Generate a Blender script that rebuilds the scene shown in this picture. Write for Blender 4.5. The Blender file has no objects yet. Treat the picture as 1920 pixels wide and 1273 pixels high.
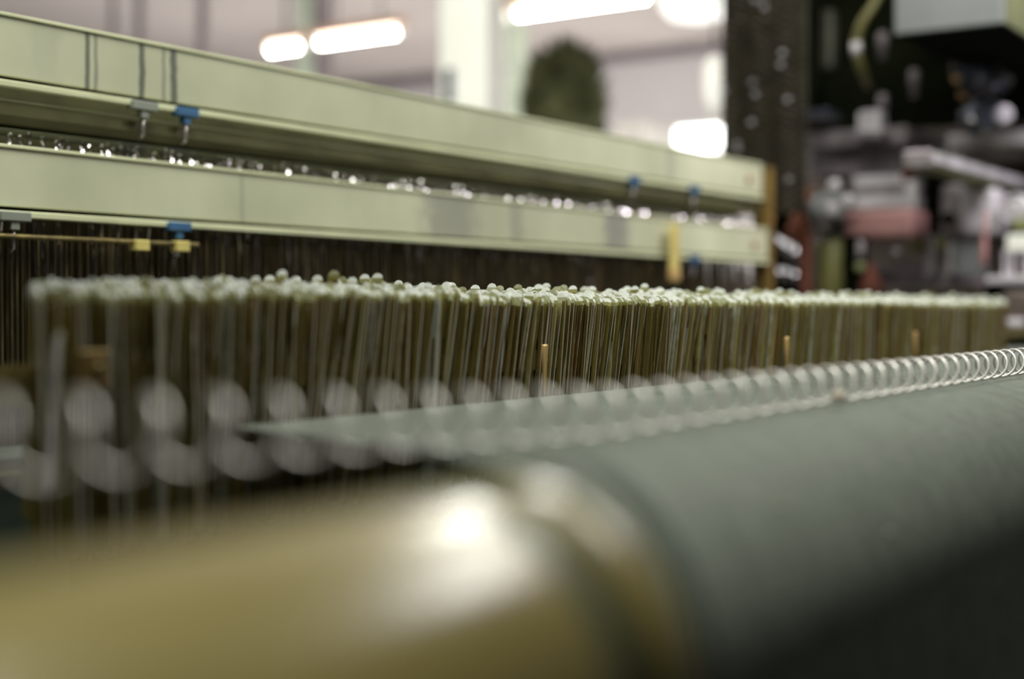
import bpy, bmesh, math, random
from mathutils import Vector, Matrix
R = math.radians
random.seed(7)
SC = bpy.context.scene
COL = SC.collection

# ------------------------------------------------------------------ camera
HC = 1.15                       # camera height above the floor
YAW = R(34.0)                   # angle between the view axis and the weft direction (X)
PITCH = math.atan(61.5 / 2667)  # the camera looks slightly down
F = Vector((math.cos(YAW) * math.cos(PITCH), math.sin(YAW) * math.cos(PITCH), -math.sin(PITCH)))
RT = Vector((math.sin(YAW), -math.cos(YAW), 0))
UP = RT.cross(F)
CP = Vector((0, 0, HC))
cam = bpy.data.cameras.new('camera')
cam.lens = 50; cam.sensor_width = 36; cam.sensor_fit = 'HORIZONTAL'
cam.clip_start = 0.02; cam.clip_end = 100
cam.dof.use_dof = True
cam.dof.focus_distance = 1.40
cam.dof.aperture_fstop = 2.2
camo = bpy.data.objects.new('camera', cam); COL.objects.link(camo)
camo.matrix_world = Matrix(((RT.x, UP.x, -F.x, CP.x), (RT.y, UP.y, -F.y, CP.y), (RT.z, UP.z, -F.z, CP.z), (0, 0, 0, 1)))
SC.camera = camo

# ------------------------------------------------------------------ world, lights, exposure
w = bpy.data.worlds.new('hall'); SC.world = w; w.use_nodes = True
w.node_tree.nodes['Background'].inputs[0].default_value = (0.80, 0.86, 0.72, 1)
w.node_tree.nodes['Background'].inputs[1].default_value = 0.018
SC.view_settings.view_transform = 'Standard'
SC.view_settings.look = 'None'
SC.view_settings.gamma = 1
SC.view_settings.use_curve_mapping = False
SC.view_settings.exposure = 0.0
SC.cycles.sample_clamp_indirect = 6

def area(name, loc, aim, sx, sy, power, col):
    l = bpy.data.lights.new(name, 'AREA'); l.shape = 'RECTANGLE'; l.size = sx; l.size_y = sy
    l.energy = power; l.color = col
    o = bpy.data.objects.new(name, l); COL.objects.link(o)
    o.location = loc
    o.rotation_euler = (Vector(aim) - Vector(loc)).to_track_quat('-Z', 'Y').to_euler()
    return o
# unseen area lamps added to light the loom, machine and hall
area('loom_fill_near', (3.0, 0.66, HC + 1.25), (2.7, 0.75, 0), 1.2, 0.22, 17, (0.98, 1.0, 0.90))  # unseen strip added for light on the warp, roller and heddles
area('overhead_fill', (0.7, 0.50, HC + 2.2), (.9, .9, HC), 2.2, 0.8, 88, (0.95, 1.0, 0.86))  # unseen soft panel added as diffuse fill over the loom
area('machine_fill', (3.3, 0.2, HC + 1.5), (3.7, 1.2, HC), 1.0, 0.25, 26, (0.97, 0.93, 1.0))  # unseen panel added to brighten the machine at the right
area('heddle_glint_fill', (3.3, 0.9, HC + 0.75), (2.4, 1.36, HC + .19), 0.05, 0.05, 2.0, (1.0, 0.95, 1.0))  # small unseen source added for glints on the heddles
area('column_fill', (3.6, 3.4, HC + 2.2), (6.2, 4.2, HC + .6), 0.3, 4.0, 95, (1.0, 1.0, 0.93))  # unseen strip added to whiten the column
area('roller_highlight_fill', (8.0, 4.2, HC + 2.25), (.8, .6, HC), 0.9, 1.2, 125, (1.0, 1.0, 0.92))  # unseen panel added for the highlight on the tan roller
# unseen upward panel added to brighten the hall ceiling
area('hall_ceiling_fill', (8.5, 5.5, 1.4), (8.5, 5.5, 9), 6.0, 8.0, 250, (1.0, 0.95, 0.94))

# ------------------------------------------------------------------ helpers
def ray(u, v):
    return F + RT * ((u - 960) / 2666.67) + UP * ((636.5 - v) / 2666.67)
def PX(u, v, X): r = ray(u, v); return CP + r * (X / r.x)
def PY(u, v, Y): r = ray(u, v); return CP + r * (Y / r.y)
def PZ(u, v, Z): r = ray(u, v); return CP + r * ((Z) / r.z)

MATS = {}
def mat(name, col, rough=0.5, metal=0.0, var=0.12, scale=12.0, stretch=(1, 1, 1), bump=0.0, emit=None, es=0, col2=None, spec=0.5, lo=0.35, hi=0.65):
    m = bpy.data.materials.new(name); m.use_nodes = True
    nt = m.node_tree; N = nt.nodes; L = nt.links
    b = N['Principled BSDF']
    b.inputs['Roughness'].default_value = rough; b.inputs['Metallic'].default_value = metal
    b.inputs['Specular IOR Level'].default_value = spec
    g = N.new('ShaderNodeNewGeometry'); mp = N.new('ShaderNodeMapping')
    mp.inputs['Scale'].default_value = stretch
    L.new(g.outputs['Position'], mp.inputs['Vector'])
    n = N.new('ShaderNodeTexNoise'); n.inputs['Scale'].default_value = scale; n.inputs['Detail'].default_value = 4
    L.new(mp.outputs[0], n.inputs['Vector'])
    cr = N.new('ShaderNodeValToRGB')
    cr.color_ramp.elements[0].position = lo; cr.color_ramp.elements[1].position = hi
    c0 = col2 if col2 else tuple(max(0, c * (1 - var)) for c in col)
    c1 = col if col2 else tuple(min(1, c * (1 + var)) for c in col)
    cr.color_ramp.elements[0].color = (*c0, 1); cr.color_ramp.elements[1].color = (*c1, 1)
    L.new(n.outputs['Fac'], cr.inputs[0]); L.new(cr.outputs[0], b.inputs['Base Color'])
    if bump:
        bm_ = N.new('ShaderNodeBump'); bm_.inputs['Strength'].default_value = bump; bm_.inputs['Distance'].default_value = 0.002
        L.new(n.outputs['Fac'], bm_.inputs['Height']); L.new(bm_.outputs[0], b.inputs['Normal'])
    if emit:
        b.inputs['Emission Color'].default_value = (*emit, 1); b.inputs['Emission Strength'].default_value = es
    MATS[name] = m
    return m

class MB:
    """collects shapes in world coordinates; build() links them as one mesh object"""
    def __init__(s): s.bm = bmesh.new()
    def box(s, x0, x1, y0, y1, z0, z1, bev=0.0, seg=1):
        r = bmesh.ops.create_cube(s.bm, size=1.0)
        M = Matrix.Translation(((x0 + x1) / 2, (y0 + y1) / 2, (z0 + z1) / 2)) @ Matrix.Diagonal((abs(x1 - x0), abs(y1 - y0), abs(z1 - z0), 1))
        bmesh.ops.transform(s.bm, matrix=M, verts=r['verts'])
        if bev:
            es = list({e for v in r['verts'] for e in v.link_edges})
            bmesh.ops.bevel(s.bm, geom=es, offset=bev, segments=seg, affect='EDGES', profile=0.5)
        return s
    def obox(s, c, size, rot=(0, 0, 0), bev=0.0):
        r = bmesh.ops.create_cube(s.bm, size=1.0)
        from mathutils import Euler
        M = Matrix.Translation(c) @ Euler(rot).to_matrix().to_4x4() @ Matrix.Diagonal((*size, 1))
        bmesh.ops.transform(s.bm, matrix=M, verts=r['verts'])
        if bev:
            es = list({e for v in r['verts'] for e in v.link_edges})
            bmesh.ops.bevel(s.bm, geom=es, offset=bev, segments=2, affect='EDGES', profile=0.5)
        return s
    def tube(s, pts, rad, seg=8, closed=False, cap=True):
        pts = [Vector(p) for p in pts]; n = len(pts); rings = []
        rads = rad if isinstance(rad, (list, tuple)) else [rad] * n
        prev = None
        for i, p in enumerate(pts):
            if closed: t = (pts[(i + 1) % n] - pts[i - 1])
            else: t = pts[min(i + 1, n - 1)] - pts[max(i - 1, 0)]
            t.normalize()
            if prev is None:
                a = Vector((0, 0, 1)) if abs(t.z) < 0.9 else Vector((1, 0, 0))
                prev = (a - t * a.dot(t)).normalized()
            else: prev = (prev - t * prev.dot(t)).normalized()
            b = t.cross(prev)
            rings.append([s.bm.verts.new(p + (prev * math.cos(2 * math.pi * k / seg) + b * math.sin(2 * math.pi * k / seg)) * rads[i]) for k in range(seg)])
        m = n if closed else n - 1
        for i in range(m):
            A, B = rings[i], rings[(i + 1) % n]
            for k in range(seg):
                f = s.bm.faces.new((A[k], A[(k + 1) % seg], B[(k + 1) % seg], B[k])); f.smooth = seg > 5
        if cap and not closed:
            s.bm.faces.new(rings[0][::-1]); s.bm.faces.new(rings[-1])
        return s
    def lathe(s, axis, o, prof, seg=24, sm=True):
        """prof: list of (t along the axis, radius)"""
        a = Vector(axis).normalized(); o = Vector(o)
        h = Vector((0, 0, 1)) if abs(a.z) < 0.9 else Vector((1, 0, 0))
        p = (h - a * h.dot(a)).normalized(); q = a.cross(p); rings = []
        for t, r in prof:
            rings.append([s.bm.verts.new(o + a * t + (p * math.cos(2 * math.pi * k / seg) + q * math.sin(2 * math.pi * k / seg)) * max(r, 1e-5)) for k in range(seg)])
        for A, B in zip(rings, rings[1:]):
            for k in range(seg):
                f = s.bm.faces.new((A[k], A[(k + 1) % seg], B[(k + 1) % seg], B[k])); f.smooth = sm
        s.bm.faces.new(rings[0][::-1]); s.bm.faces.new(rings[-1])
        return s
    def build(s, name, m, parent=None, label=None):
        me = bpy.data.meshes.new(name)
        bmesh.ops.recalc_face_normals(s.bm, faces=s.bm.faces[:])
        s.bm.to_mesh(me); s.bm.free()
        ms = m if isinstance(m, (list, tuple)) else [m]
        for x in ms: me.materials.append(x)
        o = bpy.data.objects.new(name, me); COL.objects.link(o)
        if parent is not None:
            me.transform(Matrix.Translation(-Vector(parent_world(parent)))); o.parent = parent
        if label: o['label'] = label
        return o
def parent_world(p):
    v = Vector(p.location)
    while p.parent is not None: p = p.parent; v += Vector(p.location)
    return v
def tag(o, label, cat, group=None, kind=None):
    o['label'] = label; o['category'] = cat
    if group: o['group'] = group
    if kind: o['kind'] = kind
    return o
def thing(name, loc, label, cat, group=None):
    o = bpy.data.objects.new(name, None); COL.objects.link(o); o.location = loc
    o.empty_display_size = 0.02
    return tag(o, label, cat, group)
def struct(o): o['kind'] = 'structure'; return o

# ------------------------------------------------------------------ materials
M_ceil = mat('ceiling_paint', (0.50, 0.455, 0.42), 0.9, var=0.08, scale=0.8)
M_wall = mat('wall_paint', (0.66, 0.64, 0.635), 0.9, var=0.06, scale=0.7)
M_floor = mat('floor_concrete', (0.10, 0.10, 0.09), 0.7, var=0.2, scale=3)
M_column = mat('column_paint', (0.88, 0.88, 0.80), 0.6, var=0.03, scale=3)
M_column2 = mat('pale_teal_paint', (0.50, 0.58, 0.47), 0.6, var=0.08, scale=4)
M_tube = mat('lit_tube', (1, 1, 1), 0.5, emit=(1.0, 0.98, 0.90), es=30)
M_fix = mat('fixture_paint', (0.60, 0.42, 0.32), 0.6)
M_pane = mat('lit_pane', (1, 1, 1), 0.4, emit=(0.95, 1.0, 0.97), es=7)
M_black = mat('black_paint', (0.004, 0.005, 0.002), 0.8, var=0.3, spec=0.03)
M_dark = mat('dark_iron', (0.035, 0.035, 0.022), 0.5, 0.2, var=0.35, scale=9)
M_sheet = mat('teal_yarn', (0.135, 0.145, 0.128), 0.7, var=0.3, scale=60, stretch=(18, 0.4, 1), spec=0.35)
M_under = mat('dark_underlay', (0.030, 0.040, 0.032), 0.9, var=0.2, spec=0.1)
M_spring = mat('spring_wire', (0.86, 0.79, 0.79), 0.38, 0.4, var=0.1, scale=80)
M_roller = mat('tan_lacquer', (0.20, 0.155, 0.055), 0.24, 0.0, var=0.10, scale=7, spec=0.4)
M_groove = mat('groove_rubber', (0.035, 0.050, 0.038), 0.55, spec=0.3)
M_blue = mat('blue_plastic', (0.05, 0.13, 0.27), 0.4, var=0.1)
M_greyclip = mat('grey_plastic', (0.26, 0.27, 0.24), 0.45)
M_stem = mat('pin_steel', (0.58, 0.50, 0.52), 0.3, 0.7)
M_yellow = mat('yellow_plastic', (0.62, 0.50, 0.17), 0.5)
M_brass = mat('brass', (0.85, 0.55, 0.24), 0.3, 0.5)
M_railb = mat('dull_brass', (0.20, 0.15, 0.05), 0.5, 0.5, var=0.4, scale=60)
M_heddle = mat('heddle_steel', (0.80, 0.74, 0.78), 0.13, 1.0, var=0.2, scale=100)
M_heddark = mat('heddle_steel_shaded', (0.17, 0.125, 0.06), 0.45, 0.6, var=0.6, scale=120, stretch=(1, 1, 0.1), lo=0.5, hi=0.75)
M_post = mat('ochre_post', (0.16, 0.095, 0.02), 0.6, var=0.2)
M_rust = mat('rust_red', (0.13, 0.035, 0.02), 0.8)
M_bolt = mat('rust_bolt', (0.32, 0.13, 0.05), 0.7)
M_lav = mat('lavender_cast_iron', (0.27, 0.23, 0.25), 0.4, 0.25, var=0.35, scale=14)
M_lav2 = mat('pale_steel_plate', (0.62, 0.57, 0.62), 0.4, 0.2, var=0.25, scale=14)
M_brown = mat('brown_cast_iron', (0.10, 0.075, 0.065), 0.5, 0.2, var=0.45, scale=14)
M_pink = mat('dusty_pink_paint', (0.40, 0.20, 0.20), 0.5, var=0.12)
M_olive = mat('olive_paint', (0.15, 0.138, 0.045), 0.45, var=0.25)
M_lime = mat('pale_green_enamel', (0.20, 0.215, 0.09), 0.4, var=0.12)
M_lime2 = mat('dull_green_enamel', (0.15, 0.16, 0.08), 0.5)
M_panel = mat('grey_panel', (0.20, 0.205, 0.21), 0.5, var=0.06)
M_orange = mat('orange_cable', (0.26, 0.08, 0.04), 0.6)
M_hose = mat('yellow_hose', (0.16, 0.14, 0.045), 0.45)
M_chrome = mat('chrome', (0.75, 0.72, 0.78), 0.12, 1.0, var=0.05)
M_blueiron = mat('blue_steel', (0.16, 0.18, 0.24), 0.25, 0.7, var=0.3)
M_chain = mat('chain_brown', (0.09, 0.066, 0.048), 0.45, 0.4, var=0.35, scale=30)
M_leaf = mat('olive_fibre', (0.11, 0.12, 0.045), 0.9, col2=(0.03, 0.035, 0.010), scale=6)
M_lint = mat('lint', (0.62, 0.52, 0.44), 0.95)
M_glare = mat('dropper_glare', (0.75, 0.70, 0.72), 0.8)

# droppers: thin strip steel; every strip has a tint of its own (object random, or the 'tint' attribute in the joined rows)
def strip_mat(name, source, k, stops, rough, metal):
    m = bpy.data.materials.new(name); m.use_nodes = True
    nt = m.node_tree; N = nt.nodes; L = nt.links; b = N['Principled BSDF']
    b.inputs['Metallic'].default_value = metal; b.inputs['Roughness'].default_value = rough
    if source == 'object': a = N.new('ShaderNodeObjectInfo'); so = a.outputs['Random']
    else: a = N.new('ShaderNodeAttribute'); a.attribute_name = 'tint'; so = a.outputs['Fac']
    mu = N.new('ShaderNodeMath'); mu.operation = 'MULTIPLY'; mu.inputs[1].default_value = k; L.new(so, mu.inputs[0])
    fr = N.new('ShaderNodeMath'); fr.operation = 'FRACT'; L.new(mu.outputs[0], fr.inputs[0])
    g = N.new('ShaderNodeNewGeometry'); mp = N.new('ShaderNodeMapping'); mp.inputs['Scale'].default_value = (1, 1, 0.5)
    L.new(g.outputs['Position'], mp.inputs['Vector'])
    n = N.new('ShaderNodeTexNoise'); n.inputs['Scale'].default_value = 160; L.new(mp.outputs[0], n.inputs['Vector'])
    ad = N.new('ShaderNodeMath'); ad.operation = 'MULTIPLY_ADD'; ad.inputs[1].default_value = 0.24; L.new(n.outputs['Fac'], ad.inputs[0])
    su = N.new('ShaderNodeMath'); su.operation = 'SUBTRACT'; su.inputs[1].default_value = 0.12; L.new(fr.outputs[0], su.inputs[0]); L.new(su.outputs[0], ad.inputs[2])
    cr = N.new('ShaderNodeValToRGB'); e = cr.color_ramp.elements
    e[0].position, e[0].color = stops[0][0], (*stops[0][1], 1); e[1].position, e[1].color = stops[-1][0], (*stops[-1][1], 1)
    for p, c_ in stops[1:-1]: x = e.new(p); x.color = (*c_, 1)
    L.new(ad.outputs[0], cr.inputs[0]); L.new(cr.outputs[0], b.inputs['Base Color'])
    return m
def strip_mats(source):
    near = source == 'object'
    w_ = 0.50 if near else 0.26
    return [strip_mat('dropper_steel', source, 1.0, [(0.0, (.085, .055, .012)), (.35, (.30, .25, .06)), (.6, (.20, .115, .035)), (.90, (.30, .26, .10)), (.985, (.55, .55, .50))], .36, .5),
            strip_mat('pale_tip', source, 7.31, [(0.0, (.32, .31, .16)), (w_ - .06, (.52, .52, .35)), (w_, (.94, .94, .90)), (1.0, (.98, .98, .98))], .5, 0),  # tip colours paler than the steel below
            strip_mat('dropper_edge_lit', source, 13.7, [(0.0, (.12, .09, .03)), (.50, (.26, .20, .07)), (.60, (.86, .72, .55)), (1.0, (1, .97, .92))], .3, .2),  # edge colours brightened to paint the light they catch
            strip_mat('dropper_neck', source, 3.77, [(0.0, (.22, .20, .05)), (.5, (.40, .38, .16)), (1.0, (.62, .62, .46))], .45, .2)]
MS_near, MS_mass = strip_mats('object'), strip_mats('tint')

# heald frame rails: pale green enamel with rubbed grey patches and dark vertical scuffs
def rail_mat(name, xs, patches):
    m = mat(name, (0.67, 0.665, 0.49), 0.42, 0.1, col2=(0.52, 0.515, 0.37), scale=5, stretch=(1, 1, 0.8), spec=0.5)
    nt = m.node_tree; N = nt.nodes; L = nt.links; b = N['Principled BSDF']
    src = b.inputs['Base Color'].links[0].from_socket
    g = N.new('ShaderNodeNewGeometry'); sp = N.new('ShaderNodeSeparateXYZ'); L.new(g.outputs['Position'], sp.inputs[0])
    no = N.new('ShaderNodeTexNoise'); no.inputs['Scale'].default_value = 45
    L.new(g.outputs['Position'], no.inputs['Vector'])
    def band(x, wd, amt, colr):
        nonlocal src
        a = N.new('ShaderNodeMath'); a.operation = 'SUBTRACT'; L.new(sp.outputs[0], a.inputs[0]); a.inputs[1].default_value = x
        w_ = N.new('ShaderNodeMath'); w_.operation = 'MULTIPLY_ADD'; L.new(no.outputs['Fac'], w_.inputs[0]); w_.inputs[1].default_value = wd * 1.2; L.new(a.outputs[0], w_.inputs[2])
        ab = N.new('ShaderNodeMath'); ab.operation = 'ABSOLUTE'; L.new(w_.outputs[0], ab.inputs[0])
        mr = N.new('ShaderNodeMapRange'); mr.inputs[1].default_value = wd * 0.6; mr.inputs[2].default_value = wd * 1.3
        mr.inputs[3].default_value = amt; mr.inputs[4].default_value = 0
        L.new(ab.outputs[0], mr.inputs[0])
        mx = N.new('ShaderNodeMix'); mx.data_type = 'RGBA'
        L.new(mr.outputs[0], mx.inputs[0]); L.new(src, mx.inputs[6]); mx.inputs[7].default_value = (*colr, 1)
        src = mx.outputs[2]
    for x, wd, amt in xs: band(x, wd, amt, (0.10, 0.11, 0.09))
    for x, wd, amt in patches: band(x, wd, amt, (0.24, 0.23, 0.22))
    L.new(src, b.inputs['Base Color'])
    return m

# ================================================================== THE SETTING
b = MB(); b.box(-8, 13, -8, 16, -0.1, 0.0); struct(b.build('floor', M_floor))
ZC = HC + 2.35
b = MB(); b.box(-3, 11.6, -2, 16, ZC, ZC + 0.1); struct(b.build('ceiling', M_ceil))
WX = 11.5
b = MB(); b.box(WX, WX + 0.15, -8, 16, 0, ZC); struct(b.build('wall_right', M_wall))
b = MB(); b.box(-3, WX, 15, 15.15, 0, ZC); struct(b.build('wall_back', M_wall))
# dark cornice line where ceiling and wall meet
b = MB(); b.box(WX - 0.06, WX, -8, 15, ZC - 0.10, ZC - 0.02); struct(b.build('trim_1', M_lav))

# white column and two slimmer posts in the hall
def colbox(u0, u1, X, depth):
    a, c = PX(u0, 300, X), PX(u1, 300, X)
    return (X, X + depth, min(a.y, c.y), max(a.y, c.y))
c = colbox(822, 912, 5.2, 0.16)
t = thing('column', ((c[0] + c[1]) / 2, (c[2] + c[3]) / 2, 0), 'wide white painted column between the two lit ceiling tubes', 'column')
b = MB(); b.box(c[0], c[1], c[2], c[3], 0, ZC, 0.015, 2); b.build('shaft', M_column, t)
b = MB(); q = PX(845, 150, c[0]); b.box(c[0] - 0.02, c[0], q.y - 0.02, q.y + 0.02, q.z - 0.1, q.z + 0.05); b.build('conduit_box', M_blueiron, t)
c = colbox(556, 580, 7.9, 0.10)
t = thing('post', ((c[0] + c[1]) / 2, (c[2] + c[3]) / 2, 0), 'pale teal steel post crossing the left lit tube', 'post')
b = MB(); b.box(c[0], c[0] + .01, c[2], c[3], 0, ZC); b.box(c[0], c[1], c[2], c[2] + .01, 0, ZC)
b.build('flange', M_column2, t)
c = colbox(580, 606, 7.95, 0.10)
b = MB(); b.box(c[0], c[1], c[2], c[3], 0, ZC); b.build('web', M_lav, t)
c = colbox(936, 972, 7.9, 0.12)
t = thing('post', ((c[0] + c[1]) / 2, (c[2] + c[3]) / 2, 0), 'pale post just right of the wide white column', 'post')
b = MB(); b.box(c[0], c[1], c[2], c[3], 0, ZC, 0.01, 1); b.build('shaft', M_column2, t)
q = PX(956, 132, c[0]); b = MB(); b.lathe((-1, 0, 0), (c[0], q.y, q.z), [(0, .022), (.012, .022), (.02, .012)], 16); b.build('chrome_cap', M_chrome, t)
q = PX(968, 190, c[0] + .05); b = MB(); b.box(c[0] + .02, c[0] + .1, q.y - .05, q.y + .03, q.z - .2, q.z + .06, .01); b.build('blue_box', M_blue, t)

# hanging conduits at the left, seen against the ceiling
for u, wd, X in ((212, 0.022, 7.0), (262, 0.030, 7.0), (380, 0.034, 6.6)):
    q = PX(u, 40, X)
    o = MB().tube([(X, q.y, HC + .6), (X, q.y, ZC)], wd, 8).build('conduit', M_lav)
    tag(o, {212: 'thin grey conduit hanging at the far left of the hall', 262: 'second grey conduit from the left, below the ceiling',
            380: 'grey conduit nearest to the lit tubes'}[u], 'conduit', 'hanging conduits')

# fluorescent tubes: one row along Y
XT = 7.33
def tube_light(u0, v0, u1, v1, label):
    a, c_ = PX(u0, v0, XT), PX(u1, v1, XT)
    z = (a.z + c_.z) / 2
    t = thing('ceiling_lamp', (XT, (a.y + c_.y) / 2, z), label, 'lamp', 'row of lit ceiling lamps')
    y0, y1 = min(a.y, c_.y), max(a.y, c_.y)
    MB().lathe((0, 1, 0), (XT, y0, z), [(0, .014), (0.005, .019), (y1 - y0 - .005, .019), (y1 - y0, .014)], 12).build('lit_tube', M_tube, t)
    MB().box(XT - .06, XT + .06, y0 - .05, y1 + .05, z + .040, z + .10, .01).build('housing', M_fix, t)
    for yy in (y0 + .15, y1 - .15):
        MB().tube([(XT, yy, z + .1), (XT, yy, ZC)], .006, 6).build('hanger', M_dark, t)
    for yy in (y0 - .012, y1 + .012):
        MB().box(XT - .03, XT + .03, yy - .012, yy + .012, z - .02, z + .045).build('socket', M_column, t)
tube_light(508, 96, 566, 86, 'short lit tube lamp left of the thin teal post')
tube_light(600, 81, 748, 61, 'long lit tube lamp right of the thin teal post')
tube_light(912, 38, 944, 33, 'short lit tube lamp just right of the white column')
tube_light(972, 27, 1216, -6, 'longest lit tube lamp, running off the top of the photo')
# bright globe/diffuser at the top, oval lamp beside the chain and the window
q0, q1 = PX(1225, -30, 6.0), PX(1398, 28, 6.0)
t = thing('ceiling_lamp', (6.0, (q0.y + q1.y) / 2, q0.z), 'wide white glowing lamp shade at the top beside the dark chain belt', 'lamp')
M_shade = mat('lit_shade', (0.9, 0.9, 0.85), 0.5, emit=(1.0, 1.0, 0.93), es=0.8)
cy, cz = (q0.y + q1.y) / 2, (q0.z + q1.z) / 2
MB().lathe((0, 0, 1), (6.0, cy, q1.z), [(0, .05), (.02, .14), (.07, .18), (.14, .17), (.19, .05)], 24).build('lamp_shade', M_shade, t)
MB().tube([(6.0, cy, q1.z + .19), (6.0, cy, ZC)], .01, 6).build('hanger', M_dark, t)
q = PX(1340, 145, 5.5)
t = thing('lamp', (5.5, q.y, q.z - .13), 'oval cream lamp glowing at the left edge of the chain belt', 'lamp')
M_shade2 = mat('lit_cream_shade', (0.8, 0.8, 0.7), 0.5, emit=(1.0, 0.97, 0.88), es=0.45)
MB().lathe((0, 0, 1), (5.5, q.y, q.z - .13), [(0, .015), (.02, .035), (.07, .046), (.15, .046), (.20, .035), (.22, .015)], 20).build('lamp_shade', M_shade2, t)
MB().lathe((0, 0, 1), (5.5, q.y, q.z - .17), [(0, .03), (.03, .03)], 16).build('socket', M_column, t)
MB().tube([(5.5, q.y, q.z + .11), (5.5, q.y, ZC)], .006, 6).build('cord', M_dark, t)
# far window (lit)
qa, qb = PX(1262, 285, WX), PX(1352, 238, WX)
y0, y1 = min(qa.y, qb.y), max(qa.y, qb.y)
wn = struct(MB().box(WX - .02, WX, y0 - .04, y1 + .04, qa.z - .04, qb.z + .04).build('window_1', M_column))
MB().box(WX - .03, WX - .021, y0, y1, qa.z, qb.z).build('pane', M_pane, wn)
# pale sacks / cabinet under the window line
qa, qb = PX(1150, 300, 9.5), PX(1215, 225, 9.5)
t = thing('cabinet', (9.7, (qa.y + qb.y) / 2, 0), 'pale cream cabinet in the hall below the far window', 'cabinet')
MB().box(9.5, 10.0, min(qa.y, qb.y), max(qa.y, qb.y), 0, qb.z, .04, 3).build('body', M_column, t)
MB().box(9.48, 9.5, min(qa.y, qb.y) + .05, max(qa.y, qb.y) - .05, .1, qb.z - .08, .01).build('door', M_wall, t)

# low dark machine in the hall left of the column
qa, qb = PX(735, 300, 8.5), PX(828, 158, 8.5)
t = thing('hall_machine', (8.6, (qa.y + qb.y) / 2, 0), 'low dark machine in the hall just left of the white column', 'machine')
MB().box(8.5, 9.2, min(qa.y, qb.y), max(qa.y, qb.y), 0, qb.z - .12, .03, 2).build('machine_body', M_dark, t)
MB().box(8.6, 9.0, min(qa.y, qb.y), max(qa.y, qb.y) - .35, qb.z - .12, qb.z + .05, .03, 2).build('machine_top', M_brown, t)
# bushy olive bundle
q = PX(1058, 170, 6.6)
b = MB()
rr = random.Random(3)
r = bmesh.ops.create_icosphere(b.bm, subdivisions=4, radius=1.0)
for v in r['verts']:
    p = v.co.copy()
    k = 1 + .16 * math.sin(5 * p.y + 2) * math.cos(6 * p.z) + .09 * rr.uniform(-1, 1)
    v.co = Vector((6.6 + p.x * .20 * k, q.y + p.y * .225 * k * (1.05 if p.z < 0 else .9), q.z + (abs(p.z) ** .7 * (1 if p.z > 0 else -1)) * .25 * k - .04))
for i in range(900):
    a, e = rr.uniform(0, 6.28), rr.uniform(-1, 1)
    n = Vector((math.cos(a) * math.sqrt(1 - e * e), math.sin(a) * math.sqrt(1 - e * e), e))
    p = Vector((6.6 + n.x * .19, q.y + n.y * .20, q.z + n.z * .28 - .04))
    s_ = Vector((rr.uniform(-1, 1), rr.uniform(-1, 1), rr.uniform(-1, 1))) * .015
    tip = p + n * .07 + Vector((0, 0, rr.uniform(-.03, .03)))
    vs = [b.bm.verts.new(p + s_), b.bm.verts.new(p - s_), b.bm.verts.new(tip)]
    b.bm.faces.new(vs)
t = thing('plant', (6.6, q.y, q.z - .5), 'bushy dark olive clump beside the pale posts, above the green rail', 'plant')
o = b.build('foliage', M_leaf, t)
MB().lathe((0, 0, 1), (6.6, q.y, q.z - .62), [(0, .10), (.25, .14), (.27, .15), (.30, .15)], 20).build('pot', M_dark, t)
MB().box(6.35, 6.85, q.y - .25, q.y + .25, 0, q.z - .62, .02).build('plinth', M_dark, t)

# ================================================================== LOOM: heald frames
YB = 1.333
def heald_frame(y, z0, z1, x0, x1, m, label, clips, th=0.012, bolts=True, lipmat=None, bar=True):
    z0 += HC; z1 += HC
    t = thing('heald_frame', (x0, y + th / 2, z0), label, 'heald frame')
    MB().box(x0, x1, y, y + th, z0 + .0122, z1 - .004, .0012).build('rail', m, t)
    MB().box(x0, x1, y + .0045, y + th * .8, z0 + .004, z0 + .016).build('groove', M_black, t)
    MB().box(x0, x1, y - .0022, y + th, z1 - .004, z1, .0008).build('top_lip', M_lip, t)
    MB().box(x0, x1, y - .004, y + th * .6, z0, z0 + .0075, .001).build('bottom_lip', lipmat or M_lip, t)
    if bar:
        MB().box(x0, x1, y + .004, y + .008, z0 - .030, z0 - .018).build('heddle_bar', M_hbar, t)
    for (u, kind) in clips:
        pc = PY(u, 300, y); x = pc.x
        cm = M_blue if kind == 'b' else M_greyclip
        wz = .018 if kind == 'b' else .020
        hk = MB().box(x - wz, x + wz, y - .010, y + .004, z0 - .0045, z0 + .0065, .0012).box(x - .006, x + .006, y - .008, y + .002, z0 - .014, z0 - .004, .001)
        h = hk.build('hook', cm, t, 'blue plastic hook' if kind == 'b' else 'grey plastic hook')
        MB().tube([(x, y - .003, z0 - .010), (x, y - .003, z0 - .034), (x, y + .004, z0 - .038)], .0022, 8).build('pin', M_stem, h)
    if bolts:
        for dx in (.075,):
            for zz in ((z0 + z1) / 2,):
                MB().lathe((0, -1, 0), (x1 - dx, y + .001, zz), [(0, .009), (.004, .009), (.006, .006)], 12, False).build('bolt', M_bolt, t, 'rusty bolt head')
    return t
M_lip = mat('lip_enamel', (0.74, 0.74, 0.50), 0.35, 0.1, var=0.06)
M_lip2 = mat('lip_enamel_shaded', (0.30, 0.31, 0.19), 0.45, 0.1, var=0.15)  # darker lip copy for the rear frames, slot shade in its colour
M_hbar = mat('heddle_bar_steel', (0.12, 0.11, 0.05), 0.4, 0.4, var=0.25)
def xat(u): return PY(u, 300, YB).x
M_rail_up = rail_mat('rail_enamel_upper', [(xat(183), .0035, .85), (xat(198), .003, .55), (xat(285), .0048, .9), (xat(325), .003, .5), (xat(345), .0055, .9), (xat(8), .006, .6)],
                     [(xat(1275), .02, .35), (xat(120), .02, .15)])
M_rail_low = rail_mat('rail_enamel_lower', [(xat(456), .004, .25)], [(xat(875), .07, .6), (xat(1170), .045, .75), (xat(975), .02, .4)])
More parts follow.
